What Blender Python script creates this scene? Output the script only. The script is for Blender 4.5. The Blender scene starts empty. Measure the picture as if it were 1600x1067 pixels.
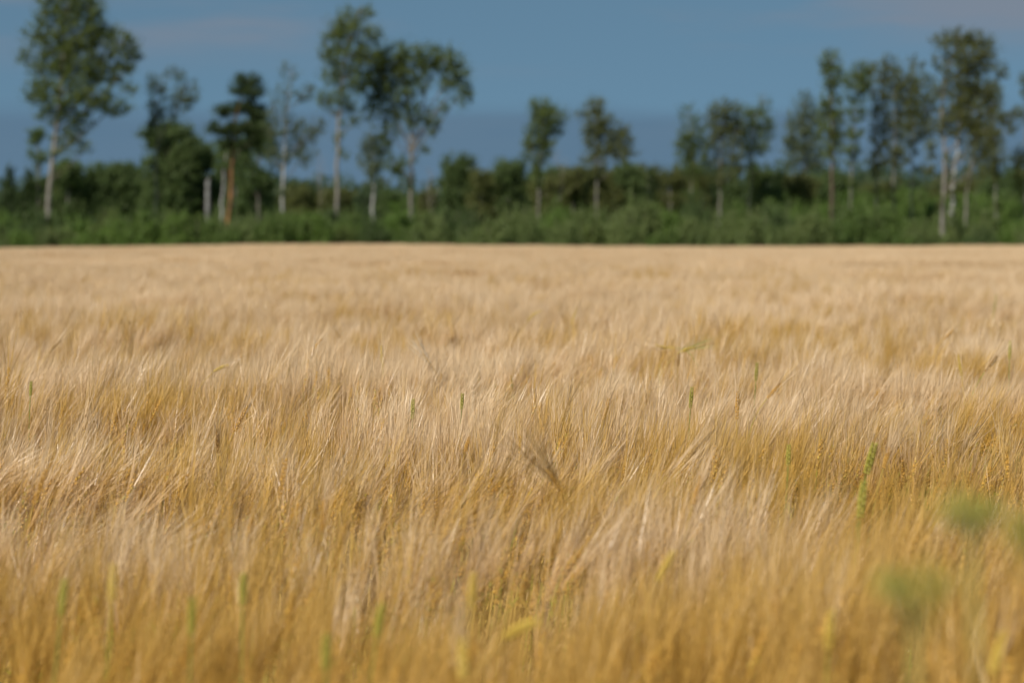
import bpy, math, random
import numpy as np
from mathutils import Vector

SEED = 7
random.seed(SEED)
R = np.random.default_rng(SEED)
scene = bpy.context.scene
COL = scene.collection

# ------------------------------------------------------------------ camera, sky, sun, exposure
CAM_H = 1.35            # eye height
FPX = 3778.0            # focal length in photo pixels (85 mm on a 36 mm sensor, 1600 px wide)
HOR = 371.0             # photo row of the horizon
cam = bpy.data.cameras.new('camera')
cam.lens = 85.0
cam.sensor_width = 36.0
cam.shift_y = -(533.5 - HOR) / 1600.0
cam.clip_start = 0.05
cam.clip_end = 8000.0
cam.dof.use_dof = True
cam.dof.focus_distance = 7.0
cam.dof.aperture_fstop = 3.6
cam.dof.aperture_blades = 9
cam_o = bpy.data.objects.new('camera', cam)
cam_o.location = (0, 0, CAM_H)
cam_o.rotation_euler = (math.radians(90), 0, 0)
COL.objects.link(cam_o)
scene.camera = cam_o

SUN_EL = math.radians(44)
SUN_AZ = math.radians(-142)      # clockwise from +Y (the view direction): behind the camera, to the left
sun = bpy.data.lights.new('sun', 'SUN')
sun.energy = 5.0
sun.angle = math.radians(0.53)
sun.color = (1.0, 0.93, 0.82)
sun_o = bpy.data.objects.new('sun', sun)
sd = Vector((math.sin(SUN_AZ) * math.cos(SUN_EL), math.cos(SUN_AZ) * math.cos(SUN_EL), math.sin(SUN_EL)))
sun_o.rotation_euler = sd.to_track_quat('Z', 'Y').to_euler()
COL.objects.link(sun_o)

world = bpy.data.worlds.new('World')
scene.world = world
world.use_nodes = True


def build_world():
    nt = world.node_tree
    nt.nodes.clear()
    N = lambda t: nt.nodes.new(t)
    L = nt.links.new

    def math_(op, a, b=None, clamp=False):
        n = N('ShaderNodeMath'); n.operation = op; n.use_clamp = clamp
        for i, v in enumerate((a, b)):
            if v is None: continue
            if isinstance(v, (int, float)): n.inputs[i].default_value = v
            else: L(v, n.inputs[i])
        return n.outputs[0]

    def mix(fac, a, b, mode='MIX'):
        n = N('ShaderNodeMix'); n.data_type = 'RGBA'; n.blend_type = mode
        if isinstance(fac, (int, float)): n.inputs[0].default_value = fac
        else: L(fac, n.inputs[0])
        for i, v in ((6, a), (7, b)):
            if isinstance(v, tuple): n.inputs[i].default_value = (*v, 1)
            else: L(v, n.inputs[i])
        return n.outputs[2]

    tc = N('ShaderNodeTexCoord')
    sep = N('ShaderNodeSeparateXYZ'); L(tc.outputs['Generated'], sep.inputs[0])
    x, y, z = sep.outputs
    # clear, dry air: the horizon looks like the sky some way up
    z2 = math_('ADD', math_('MULTIPLY', math_('MAXIMUM', z, 0.0), 0.85), 0.30)
    cmb = N('ShaderNodeCombineXYZ'); L(x, cmb.inputs[0]); L(y, cmb.inputs[1]); L(z2, cmb.inputs[2])
    nrm = N('ShaderNodeVectorMath'); nrm.operation = 'NORMALIZE'; L(cmb.outputs[0], nrm.inputs[0])
    sky = N('ShaderNodeTexSky'); sky.sky_type = 'NISHITA'; sky.sun_disc = False
    sky.sun_elevation = SUN_EL; sky.sun_rotation = SUN_AZ
    sky.air_density = 1.0; sky.dust_density = 0.6; sky.ozone_density = 1.0
    L(nrm.outputs[0], sky.inputs[0])
    blue = mix(1.0, sky.outputs[0], SKY_TINT, 'MULTIPLY')

    # cloud layers: coordinates stretched so that clouds lie flat
    mp = N('ShaderNodeCombineXYZ')
    L(math_('MULTIPLY', x, 3.0), mp.inputs[0]); L(math_('MULTIPLY', y, 3.0), mp.inputs[1])
    L(math_('MULTIPLY', z, 22.0), mp.inputs[2])
    n1 = N('ShaderNodeTexNoise'); n1.inputs['Scale'].default_value = 1.7
    n1.inputs['Detail'].default_value = 5; n1.inputs['Roughness'].default_value = 0.55
    L(mp.outputs[0], n1.inputs['Vector'])
    n2 = N('ShaderNodeTexNoise'); n2.inputs['Scale'].default_value = 5.0
    n2.inputs['Detail'].default_value = 4
    L(mp.outputs[0], n2.inputs['Vector'])
    # low bank of slate-blue rain cloud along the horizon
    edge = math_('ADD', z, math_('MULTIPLY', math_('SUBTRACT', n1.outputs[0], 0.5), 0.026))
    rb = N('ShaderNodeMapRange'); rb.interpolation_type = 'SMOOTHSTEP'
    rb.inputs['From Min'].default_value = 0.057; rb.inputs['From Max'].default_value = 0.047
    L(edge, rb.inputs['Value'])
    bank = mix(n2.outputs[0], BANK_A, BANK_B)
    c1 = mix(math_('MULTIPLY', rb.outputs[0], 0.9), blue, bank)
    # torn grey-mauve cloud higher up
    rw = N('ShaderNodeMapRange'); rw.interpolation_type = 'SMOOTHSTEP'
    rw.inputs['From Min'].default_value = 0.465; rw.inputs['From Max'].default_value = 0.60
    n3 = N('ShaderNodeTexNoise'); n3.inputs['Scale'].default_value = 0.8
    n3.inputs['Detail'].default_value = 6; n3.inputs['Roughness'].default_value = 0.55
    off = N('ShaderNodeVectorMath'); off.operation = 'ADD'; L(mp.outputs[0], off.inputs[0])
    off.inputs[1].default_value = CLOUD_OFF
    L(off.outputs[0], n3.inputs['Vector'])
    L(n3.outputs[0], rw.inputs['Value'])
    up = N('ShaderNodeMapRange'); up.interpolation_type = 'SMOOTHSTEP'
    up.inputs['From Min'].default_value = 0.062; up.inputs['From Max'].default_value = 0.090
    L(z, up.inputs['Value'])
    wisp = math_('MULTIPLY', math_('MULTIPLY', rw.outputs[0], up.outputs[0]), 0.8)
    c2 = mix(wisp, c1, WISP)
    bg = N('ShaderNodeBackground'); bg.inputs['Strength'].default_value = 0.1
    L(c2, bg.inputs[0])
    out = N('ShaderNodeOutputWorld'); L(bg.outputs[0], out.inputs[0])


SKY_TINT = (0.76, 0.91, 0.82)
BANK_A = (0.98, 1.78, 2.68)
BANK_B = (1.20, 1.96, 2.80)
WISP = (2.1, 2.4, 2.95)
CLOUD_OFF = (1.42, 25.1, 11.3)
build_world()

vs = scene.view_settings
vs.view_transform = 'Standard'
vs.look = 'None'
vs.gamma = 1.0
vs.use_curve_mapping = False
vs.exposure = 0.0
scene.cycles.use_denoising = True
world.cycles.sampling_method = 'NONE'
scene.cycles.max_bounces = 3
scene.cycles.diffuse_bounces = 2
scene.cycles.transmission_bounces = 3
scene.cycles.glossy_bounces = 2
scene.cycles.use_adaptive_sampling = False


# ------------------------------------------------------------------ helpers
def tag(o, label=None, cat=None, group=None, kind=None):
    if label: o['label'] = label
    if cat: o['category'] = cat
    if group: o['group'] = group
    if kind: o['kind'] = kind
    return o


def empty(name, loc):
    o = bpy.data.objects.new(name, None)
    o.empty_display_size = 0.1
    o.location = loc
    COL.objects.link(o)
    return o


class MB:
    """collects vertices and faces for one mesh"""
    def __init__(self):
        self.v, self.f, self.m, self.n = [], [], [], 0

    def add(self, v, f, mat=0):
        v = np.asarray(v, float); f = np.asarray(f, int)
        self.v.append(v); self.f.append(f + self.n); self.m.append(np.full(len(f), mat)); self.n += len(v)

    def tube(self, pts, rad, k=6, mat=0, cap=True):
        pts = np.asarray(pts, float); n = len(pts)
        rad = np.broadcast_to(np.asarray(rad, float), (n,))
        t = np.gradient(pts, axis=0); t /= np.linalg.norm(t, axis=1)[:, None] + 1e-9
        up = np.array([0.31, 0.95, 0.05]); 
        if abs(t[0] @ up) > 0.9: up = np.array([1.0, 0, 0.1])
        a = np.cross(t, up); a /= np.linalg.norm(a, axis=1)[:, None] + 1e-9
        b = np.cross(t, a)
        an = np.arange(k) * 2 * math.pi / k
        ring = (a[:, None, :] * np.cos(an)[None, :, None] + b[:, None, :] * np.sin(an)[None, :, None]) * rad[:, None, None] + pts[:, None, :]
        v = ring.reshape(-1, 3)
        i = np.arange(n - 1)[:, None] * k; j = np.arange(k)[None, :]; j2 = (j + 1) % k
        f = np.stack([i + j, i + j2, i + k + j2, i + k + j], -1).reshape(-1, 4)
        self.add(v, f, mat)
        if cap:
            c = len(v)
            self.add(np.vstack([ring[-1], pts[-1:]]), [[q, (q + 1) % k, k, k] for q in range(k)], mat)

    def build(self, name, mats, parent=None, smooth=False, link=True):
        me = bpy.data.meshes.new(name)
        v = np.concatenate(self.v); f = np.concatenate([q if q.shape[1] == 4 else np.c_[q, q[:, 2]] for q in self.f])
        faces = [tuple(q) if q[2] != q[3] else tuple(q[:3]) for q in f.tolist()]
        me.from_pydata(v.tolist(), [], faces)
        if not isinstance(mats, (list, tuple)): mats = [mats]
        for m in mats: me.materials.append(m)
        if len(mats) > 1: me.polygons.foreach_set('material_index', np.concatenate(self.m).astype(np.int32))
        if smooth: me.polygons.foreach_set('use_smooth', np.ones(len(faces), bool))
        me.update()
        o = bpy.data.objects.new(name, me)
        if parent is not None: o.parent = parent
        if link: COL.objects.link(o)
        return o


def unit(a):
    return a / (np.linalg.norm(a, axis=-1, keepdims=True) + 1e-9)


def leaves(mb, c, size, outward, rng, aspect=0.62, up=0.45, out=0.8, mat=0):
    """rhombic leaf faces at centres c"""
    n = len(c)
    nr = unit(rng.normal(size=(n, 3)) + out * outward + np.array([0, 0, up]))
    a = unit(np.cross(nr, rng.normal(size=(n, 3))))
    b = np.cross(nr, a)
    s = size * rng.uniform(0.65, 1.25, n)
    a = a * s[:, None] * 0.5; b = b * (s * aspect)[:, None] * 0.5
    k_ = rng.uniform(-.5, .5, n)[:, None]
    v = np.stack([c - a * 1.15, c + a * (.5 + k_) + b * 1.3, c + a * (.5 - k_) - b * 1.3], 1).reshape(-1, 3)
    f = np.arange(n * 3).reshape(-1, 3)
    mb.add(v, f, mat)


_tab = np.random.default_rng(99).uniform(-1, 1, (256, 256))


def noise2(x, y, s, o=0):
    x = np.asarray(x) / s + 37.3 + o * 11.7; y = np.asarray(y) / s + 91.1 + o * 5.3
    xi = np.floor(x).astype(int); yi = np.floor(y).astype(int)
    u = x - xi; w = y - yi
    u = u * u * (3 - 2 * u); w = w * w * (3 - 2 * w)
    g = lambda i, j: _tab[i % 256, j % 256]
    return (g(xi, yi) * (1 - u) + g(xi + 1, yi) * u) * (1 - w) + (g(xi, yi + 1) * (1 - u) + g(xi + 1, yi + 1) * u) * w


EDGE = 212.0     # far edge of the crop
_ex = (np.array([-100, 0, 150, 300, 450, 620, 800, 1000, 1200, 1400, 1600, 1700]) - 800) / FPX * EDGE
_ez = np.array([-.36, -.30, -.06, 0, .20, .16, .05, 0, -.04, 0, .10, .12]) - .22


def sstep(t):
    t = np.clip(t, 0, 1)
    return t * t * (3 - 2 * t)


def ground_z(x, y):
    x = np.asarray(x, float); y = np.asarray(y, float)
    z = sstep((y - 50) / 155) * np.interp(x, _ex, _ez) * np.clip(1.6 - np.abs(x) / 90, 0, 1)
    rise = sstep((y - 216) / 110) * (2.4 + 3.0 * sstep((x - 15) / 30)) + sstep((y - 330) / 250) * 3.0
    return z + rise + 0.10 * noise2(x, y, 9.0, 3) * sstep((y - 214) / 20)


def px(u, v, d):
    """photo pixel at distance d -> world point"""
    return np.array([(u - 800) / FPX * d, d, CAM_H + (HOR - v) / FPX * d])


# ------------------------------------------------------------------ materials
def material(name, col_a, col_b, rough=0.6, scale=6.0, by_object=0.5, trans=0.0, tcol=None, spec=0.3, bump=0.0, detail=3,
             coords='Object', ramp=(0.35, 0.65), stretch=(1, 1, 1), island=0.0, col_c=None):
    m = bpy.data.materials.new(name); m.use_nodes = True
    nt = m.node_tree; nt.nodes.clear(); L = nt.links.new
    N = lambda t: nt.nodes.new(t)
    tc = N('ShaderNodeTexCoord'); mp = N('ShaderNodeMapping'); mp.inputs['Scale'].default_value = stretch
    L(tc.outputs[coords], mp.inputs[0])
    nz = N('ShaderNodeTexNoise'); nz.inputs['Scale'].default_value = scale; nz.inputs['Detail'].default_value = detail
    L(mp.outputs[0], nz.inputs['Vector'])
    mr = N('ShaderNodeMapRange'); mr.inputs['From Min'].default_value = ramp[0]; mr.inputs['From Max'].default_value = ramp[1]
    L(nz.outputs[0], mr.inputs[0])
    oi = N('ShaderNodeObjectInfo')
    fm = N('ShaderNodeMix'); fm.data_type = 'FLOAT'; fm.inputs[0].default_value = by_object
    L(mr.outputs[0], fm.inputs[2]); L(oi.outputs['Random'], fm.inputs[3])
    fac = fm.outputs[0]
    if island:
        ge = N('ShaderNodeNewGeometry')
        f2 = N('ShaderNodeMix'); f2.data_type = 'FLOAT'; f2.inputs[0].default_value = island
        L(fac, f2.inputs[2]); L(ge.outputs['Random Per Island'], f2.inputs[3]); fac = f2.outputs[0]
    cr = N('ShaderNodeValToRGB')
    cr.color_ramp.elements[0].color = (*col_a, 1); cr.color_ramp.elements[1].color = (*col_b, 1)
    if col_c:
        e = cr.color_ramp.elements.new(0.63); e.color = (*col_b, 1)
        cr.color_ramp.elements[2].position = 0.80; cr.color_ramp.elements[2].color = (*col_c, 1)
    L(fac, cr.inputs[0])
    bs = N('ShaderNodeBsdfPrincipled')
    bs.inputs['Roughness'].default_value = rough
    bs.inputs['Specular IOR Level'].default_value = spec
    L(cr.outputs[0], bs.inputs['Base Color'])
    if bump:
        bp = N('ShaderNodeBump'); bp.inputs['Strength'].default_value = bump; bp.inputs['Distance'].default_value = 0.05
        L(nz.outputs[0], bp.inputs['Height']); L(bp.outputs[0], bs.inputs['Normal'])
    sh = bs.outputs[0]
    if trans:
        tr = N('ShaderNodeBsdfTranslucent')
        mc = N('ShaderNodeMix'); mc.data_type = 'RGBA'; mc.blend_type = 'MULTIPLY'; mc.inputs[0].default_value = 1
        L(cr.outputs[0], mc.inputs[6]); mc.inputs[7].default_value = (*(tcol or (1, 1, 1)), 1)
        L(mc.outputs[2], tr.inputs[0])
        mx = N('ShaderNodeMixShader'); mx.inputs[0].default_value = trans
        L(sh, mx.inputs[1]); L(tr.outputs[0], mx.inputs[2]); sh = mx.outputs[0]
    out = N('ShaderNodeOutputMaterial'); L(sh, out.inputs[0])
    return m


M = {}
M['soil'] = material('dry_soil', (0.16, 0.10, 0.05), (0.30, 0.19, 0.09), 0.95, 3.0, 0, bump=0.4)
M['turf'] = material('rough_turf', (0.05, 0.085, 0.02), (0.10, 0.14, 0.04), 0.95, 0.6, 0, bump=0.5)
M['awn'] = material('awn_straw', (0.64, 0.435, 0.225), (0.86, 0.68, 0.455), 0.34, 3.0, 0.6, trans=0.25, spec=0.55, island=0.35)
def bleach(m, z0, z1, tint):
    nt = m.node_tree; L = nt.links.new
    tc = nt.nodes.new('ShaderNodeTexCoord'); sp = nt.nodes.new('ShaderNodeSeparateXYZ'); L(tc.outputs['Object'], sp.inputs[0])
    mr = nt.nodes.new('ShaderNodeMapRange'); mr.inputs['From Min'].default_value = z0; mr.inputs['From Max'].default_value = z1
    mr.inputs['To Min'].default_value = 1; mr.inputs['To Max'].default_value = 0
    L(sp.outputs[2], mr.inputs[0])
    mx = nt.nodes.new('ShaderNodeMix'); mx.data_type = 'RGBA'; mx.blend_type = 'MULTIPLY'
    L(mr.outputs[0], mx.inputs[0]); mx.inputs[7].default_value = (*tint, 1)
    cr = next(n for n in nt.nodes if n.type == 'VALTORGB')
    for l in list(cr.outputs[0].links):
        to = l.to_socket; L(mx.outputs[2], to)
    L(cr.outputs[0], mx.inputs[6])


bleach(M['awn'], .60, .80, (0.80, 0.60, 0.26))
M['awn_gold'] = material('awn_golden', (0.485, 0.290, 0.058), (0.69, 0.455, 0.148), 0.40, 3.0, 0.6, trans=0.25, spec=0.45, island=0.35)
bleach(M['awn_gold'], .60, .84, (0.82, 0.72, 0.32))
M['ear'] = material('ear_gold', (0.50, 0.25, 0.03), (0.68, 0.40, 0.08), 0.55, 30.0, 0.4, island=.5, spec=0.35, col_c=(0.40, 0.36, 0.06))
M['stalk'] = material('stalk_straw', (0.44, 0.27, 0.05), (0.56, 0.38, 0.10), 0.5, 8.0, 0.8, spec=0.4, col_c=(0.30, 0.31, 0.035))
M['blade'] = material('blade_dry', (0.50, 0.31, 0.09), (0.62, 0.44, 0.20), 0.6, 8.0, 0.8, trans=0.3, col_c=(0.36, 0.36, 0.04))
M['ear_green'] = material('ear_green', (0.30, 0.28, 0.035), (0.45, 0.40, 0.07), 0.55, 40.0, 0.3, spec=0.35)
M['awn_green'] = material('awn_green', (0.36, 0.36, 0.10), (0.46, 0.44, 0.16), 0.45, 6.0, 0.3, trans=0.25)
M['stalk_green'] = material('stalk_green', (0.16, 0.22, 0.035), (0.26, 0.30, 0.06), 0.5, 9.0, 0.3)
M['ear_yellow'] = material('ear_yellow', (0.54, 0.37, 0.05), (0.68, 0.50, 0.11), 0.55, 40.0, 0.3)
M['ear_orange'] = material('ear_orange', (0.52, 0.27, 0.04), (0.66, 0.39, 0.09), 0.55, 40.0, 0.3)
M['ear_tan'] = material('ear_tan', (0.52, 0.33, 0.12), (0.66, 0.46, 0.22), 0.55, 40.0, 0.3)
M['ear_brown'] = material('ear_brown', (0.27, 0.14, 0.03), (0.40, 0.23, 0.06), 0.55, 40.0, 0.3)
M['awn_dark'] = material('awn_dark', (0.40, 0.25, 0.09), (0.54, 0.36, 0.15), 0.45, 6.0, 0.3, trans=0.15, spec=0.4)
M['awn_white'] = material('awn_pale', (0.72, 0.58, 0.40), (0.82, 0.70, 0.54), 0.4, 6.0, 0.3, trans=0.25, spec=0.5)
M['umbel'] = material('umbel_green', (0.31, 0.29, 0.04), (0.45, 0.41, 0.08), 0.6, 40.0, 0.2, trans=0.2, island=0.4)
M['weed_stalk'] = material('weed_stalk', (0.22, 0.24, 0.07), (0.32, 0.32, 0.11), 0.6, 20.0, 0.2)


def leafmat(name, a, b, island=0.45, by_object=0.3):
    return material(name, a, b, 0.55, 0.55, by_object, trans=0.42, tcol=(1.0, 1.05, 0.6), spec=0.3, island=island)


M['leaf_aspen'] = leafmat('leaf_aspen', (0.080, 0.125, 0.030), (0.170, 0.205, 0.060))
M['leaf_olive'] = leafmat('leaf_olive', (0.090, 0.108, 0.032), (0.175, 0.185, 0.062))
M['leaf_grey'] = leafmat('leaf_grey', (0.091, 0.124, 0.065), (0.163, 0.195, 0.111))
M['leaf_deep'] = leafmat('leaf_deep', (0.065, 0.110, 0.036), (0.140, 0.190, 0.066))
M['leaf_pine'] = leafmat('needle_pine', (0.036, 0.064, 0.020), (0.078, 0.112, 0.036))
M['leaf_willow'] = leafmat('leaf_willow', (0.075, 0.135, 0.030), (0.175, 0.240, 0.065))
M['leaf_fresh'] = leafmat('leaf_fresh', (0.090, 0.165, 0.030), (0.190, 0.275, 0.066))
M['leaf_bright'] = leafmat('leaf_sallow', (0.110, 0.165, 0.050), (0.220, 0.265, 0.095))
M['leaf_far'] = leafmat('leaf_far', (0.052, 0.091, 0.046), (0.104, 0.143, 0.065))  # greyed: distance haze is put into the leaf colour, no air volume
M['twig_dead'] = material('twig_dead', (0.20, 0.17, 0.15), (0.32, 0.27, 0.24), 0.8, 4.0, 0.2)
M['bark_grey'] = material('bark_grey', (0.13, 0.115, 0.095), (0.27, 0.25, 0.22), 0.85, 1.4, 0.1, stretch=(1, 1, 2.0), bump=0.5)
M['bark_white'] = material('bark_birch', (0.13, 0.12, 0.11), (0.46, 0.455, 0.44), 0.7, 1.1, 0.1, stretch=(0.6, 0.6, 2.4), ramp=(0.34, 0.56), bump=0.3)
M['bark_pine'] = material('bark_pine', (0.13, 0.07, 0.035), (0.34, 0.16, 0.07), 0.85, 2.0, 0.0, stretch=(1, 1, 0.8), bump=0.6)
M['bark_snag'] = material('bark_snag', (0.12, 0.11, 0.10), (0.33, 0.33, 0.32), 0.8, 1.3, 0.0, stretch=(.6, .6, 2.2), bump=0.3)
M['branch'] = material('branch_bark', (0.09, 0.075, 0.055), (0.17, 0.145, 0.11), 0.9, 2.0, 0.1)
M['bark_dark'] = material('bark_dark', (0.07, 0.05, 0.035), (0.14, 0.10, 0.07), 0.9, 2.0, 0.1, bump=0.6)


# ------------------------------------------------------------------ ground: one sheet to the horizon
def build_ground():
    ys = np.concatenate([np.linspace(-40, 40, 41), np.linspace(44, 212, 43), np.linspace(213, 420, 70), np.geomspace(440, 5000, 24)])
    xs = np.concatenate([-np.geomspace(2500, 100, 14), np.linspace(-90, 90, 121), np.geomspace(100, 2500, 14)])
    X, Y = np.meshgrid(xs, ys)
    Z = ground_z(X, Y)
    v = np.stack([X, Y, Z], -1).reshape(-1, 3)
    nx, ny = len(xs), len(ys)
    i = (np.arange(ny - 1)[:, None] * nx + np.arange(nx - 1)[None, :])
    f = np.stack([i, i + 1, i + nx + 1, i + nx], -1).reshape(-1, 4)
    mb = MB(); mb.add(v, f)
    mb.m = [(np.repeat(ys[:-1], nx - 1) > 211.5).astype(int)]
    o = mb.build('ground', [M['soil'], M['turf']], smooth=True)
    tag(o, 'ground under the crop and the scrub beyond it', 'ground', kind='structure')


build_ground()

# ------------------------------------------------------------------ trees
def limb(mb, a, b, r0, r1, rng, sag=0.0, k=5, n=6):
    a = np.asarray(a, float); b = np.asarray(b, float)
    t = np.linspace(0, 1, n)[:, None]
    ln = np.linalg.norm(b - a)
    p = a + (b - a) * t
    p[:, 2] -= sag * ln * np.sin(t[:, 0] * math.pi) 
    p[1:-1] += rng.normal(size=(n - 2, 3)) * ln * 0.025
    mb.tube(p, np.linspace(r0, r1, n), k)
    return p


def blob_leaves(mb, tw, c, r, dens, leaf, rng, anchor=None, aspect=0.62, shell=0.3, clump=None, twig_r=0.02):
    """leaf clumps through an ellipsoid; dens ~ optical depth"""
    area = math.pi * r[0] * r[2]
    nleaf = int(2.0 * dens * area / (leaf * leaf * aspect * 0.5 * 0.45) * 0.5 * 1.7)
    cs = clump or max(0.20, 0.125 * (r[0] + r[2]) * 0.5)
    ncl = max(6, int(1.15 * area / (cs * cs * 2.6) * min(1.2, 0.5 + 0.5 * dens)))
    d = unit(rng.normal(size=(ncl, 3)))
    q = rng.uniform(shell ** 3, 1, ncl) ** (1 / 3)
    cc = c + d * q[:, None] * np.asarray(r)
    per = rng.gamma(3.0, 0.5, ncl); per = per / per.sum()
    idx = rng.choice(ncl, nleaf, p=per)
    ax = unit(d + np.array([0.35, 0, 0.7]) + rng.normal(size=d.shape) * .45)      # sprays point outwards and up
    p = cc[idx] + rng.normal(size=(nleaf, 3)) * cs * 0.42 + ax[idx] * (rng.normal(size=nleaf) * cs * 1.05)[:, None]
    loose = rng.uniform(size=nleaf) < .13
    p[loose] = c + unit(rng.normal(size=(loose.sum(), 3))) * (rng.uniform(.1, 1.9, loose.sum()) ** .5)[:, None] * np.asarray(r)
    leaves(mb, p, leaf, d[idx], rng, aspect)
    if tw is not None and anchor is not None:
        for j in range(0, ncl, 4):
            limb(tw, anchor, cc[j], twig_r, twig_r * 0.35, rng, -0.05, 3, 4)


def tree(name, label, d, trunk, w0, blobs, leafm, bark, leaf=0.19, group='trees left standing beyond the field', cat='tree',
         depth=0.85, w1=0.25, seed=0, aspect=0.62, flat=False, forks=()):
    """trunk: photo points from the bottom up; w0: trunk width in photo pixels; blobs: (u, v, ru, rv, density)"""
    rng = np.random.default_rng(1000 + seed)
    s = d / FPX
    w0 *= .82
    if 8 <= seed <= 23 and seed not in (14, 19): blobs = [(u, v, ru * 1.22, rv * 1.1, dn) for u, v, ru, rv, dn in blobs]
    P = [px(u, v, d) for u, v in trunk]
    gz = float(ground_z(P[0][0], d))
    base = np.array([P[0][0] + (P[0][0] - P[1][0]) * 0.1, d, gz])
    root = empty(name, base)
    tag(root, label, cat, group)
    tb = MB()
    pts = [np.array([0, 0, -0.2])] + [p - base for p in P if p[2] > gz + 0.3]
    # resample
    pts = np.array(pts); L_ = np.r_[0, np.cumsum(np.linalg.norm(np.diff(pts, axis=0), axis=1))]
    t = np.linspace(0, L_[-1], 18)
    cl = np.stack([np.interp(t, L_, pts[:, i]) for i in range(3)], 1)
    cl[2:-1, :2] += rng.normal(size=(15, 2)) * 0.05
    rr = np.linspace(1, w1, 18) * w0 * s * 0.5; rr[0] *= 1.5; rr[1] *= 1.1
    tb.tube(cl, rr, 8)
    br, fo = MB(), MB()
    for fk in forks:       # big ascending limbs given as photo points
        fp = np.array([px(u, v, d) - base + np.array([0, rng.uniform(-.5, .5) * (i > 0), 0]) for i, (u, v) in enumerate(fk[1])])
        br.tube(fp, np.linspace(1, 0.4, len(fp)) * fk[0] * s * 0.5, 6)
    for (u, v, ru, rv, dn) in blobs:
        c = px(u, v, d) - base
        r = np.array([ru * s, ru * s * depth, rv * s]) * 1.2
        c[1] += rng.uniform(-0.5, 0.5) * ru * s
        # limb from the trunk below the blob
        zt = np.clip(c[2] - 0.9 * abs(c[0] - np.interp(c[2], cl[:, 2], cl[:, 0])) - 0.3, cl[2, 2], cl[-1, 2])
        st = np.array([np.interp(zt, cl[:, 2], cl[:, 0]), np.interp(zt, cl[:, 2], cl[:, 1]), zt])
        lw = float(np.interp(zt, cl[:, 2], rr))
        limb(br, st, c, min(lw * 0.55, 0.10), 0.03, rng, 0.04)
        if flat: r *= np.array([1.12, 1.12, 1.0])
        blob_leaves(fo, br, c, r, dn * (1.3 if flat else .85 if seed == 1 else .62), leaf, rng, c, aspect)
    if blobs and bark is not BP and bark is not BD:
        lowest = max(b[1] + b[3] for b in blobs); top_ = min(b[1] - b[3] for b in blobs)
        for q in range(7):
            v = rng.uniform(lowest - .25 * (lowest - top_), min(lowest + .35 * (lowest - top_), 325))
            z = (px(0, v, d) - base)[2]
            c = np.array([np.interp(z, cl[:, 2], cl[:, 0]), np.interp(z, cl[:, 2], cl[:, 1]), z]) + np.array([rng.normal() * 8 * s, rng.normal() * 8 * s, 0])
            r = np.array([rng.uniform(6, 11), rng.uniform(6, 11), rng.uniform(5, 9)]) * s
            blob_leaves(fo, br, c, r, .45, leaf, rng, np.array([np.interp(z, cl[:, 2], cl[:, 0]), np.interp(z, cl[:, 2], cl[:, 1]), z]), aspect)
    tb.build('trunk', bark, root, True)
    if br.n: tag(br.build('branches', M['branch'], root, True), kind='stuff')
    o = fo.build('crown', leafm, root)
    return root


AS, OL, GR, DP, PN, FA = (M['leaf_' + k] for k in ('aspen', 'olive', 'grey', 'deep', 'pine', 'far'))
BG, BW, BP, BD = M['bark_grey'], M['bark_white'], M['bark_pine'], M['bark_dark']

tree('aspen_tree', 'very tall broad aspen at the far left, its top cut off by the frame', 238,
     [(75, 340), (80, 270), (89, 190), (97, 110), (104, 30), (110, -30)], 12,
     [(100, 5, 36, 30, 1.2), (140, 12, 22, 22, 1.0), (70, 20, 14, 18, .8), (60, 55, 22, 20, .75), (112, 55, 40, 30, 1.3), (150, 50, 26, 22, 1.1), (188, 68, 24, 18, 1.2), (205, 85, 16, 10, .9),
      (40, 88, 14, 14, .55), (75, 100, 28, 26, 1.0), (120, 100, 34, 28, 1.4), (165, 108, 30, 20, 1.3), (200, 108, 14, 9, .7), (60, 145, 20, 18, 1.1), (100, 150, 32, 24, 1.2),
      (145, 145, 30, 22, 1.2), (178, 168, 24, 12, 1.2), (200, 140, 14, 9, .7), (80, 180, 20, 14, .9), (125, 185, 22, 16, .9), (112, 215, 18, 22, .7), (135, 232, 10, 9, .6)],
     AS, BG, seed=1)
tree('grey_birch', 'thin forked tree with sparse greyish top between the big left aspen and the pine', 246,
     [(243, 335), (244, 260), (247, 205), (245, 150), (252, 118)], 5,
     [(246, 160, 14, 26, 1.0), (242, 130, 14, 14, .6), (268, 118, 22, 9, .5), (292, 135, 18, 14, .5), (284, 158, 17, 16, 1.2), (303, 152, 9, 6, .6), (240, 185, 8, 12, .7), (275, 178, 9, 9, .5)],
     GR, BG, seed=2, forks=[(3, [(246, 225), (262, 195), (278, 170), (290, 140)])])
tree('pine_tree', 'pine with bare orange trunk and dark layered crown', 240,
     [(357, 340), (361, 290), (364, 235), (368, 190), (380, 145), (388, 125)], 9,
     [(388, 128, 17, 11, 1.6), (372, 142, 13, 7, 1.3), (400, 146, 15, 9, 1.5), (354, 173, 16, 8, 1.7), (385, 168, 20, 10, 1.6), (402, 178, 13, 10, 1.6), (346, 201, 20, 8, 1.6), (378, 200, 22, 10, 1.5),
      (402, 208, 14, 10, 1.5), (352, 222, 14, 8, 1.1), (388, 226, 18, 9, 1.2)],
     PN, BP, leaf=0.26, seed=3, aspect=0.3, flat=True)
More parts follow.
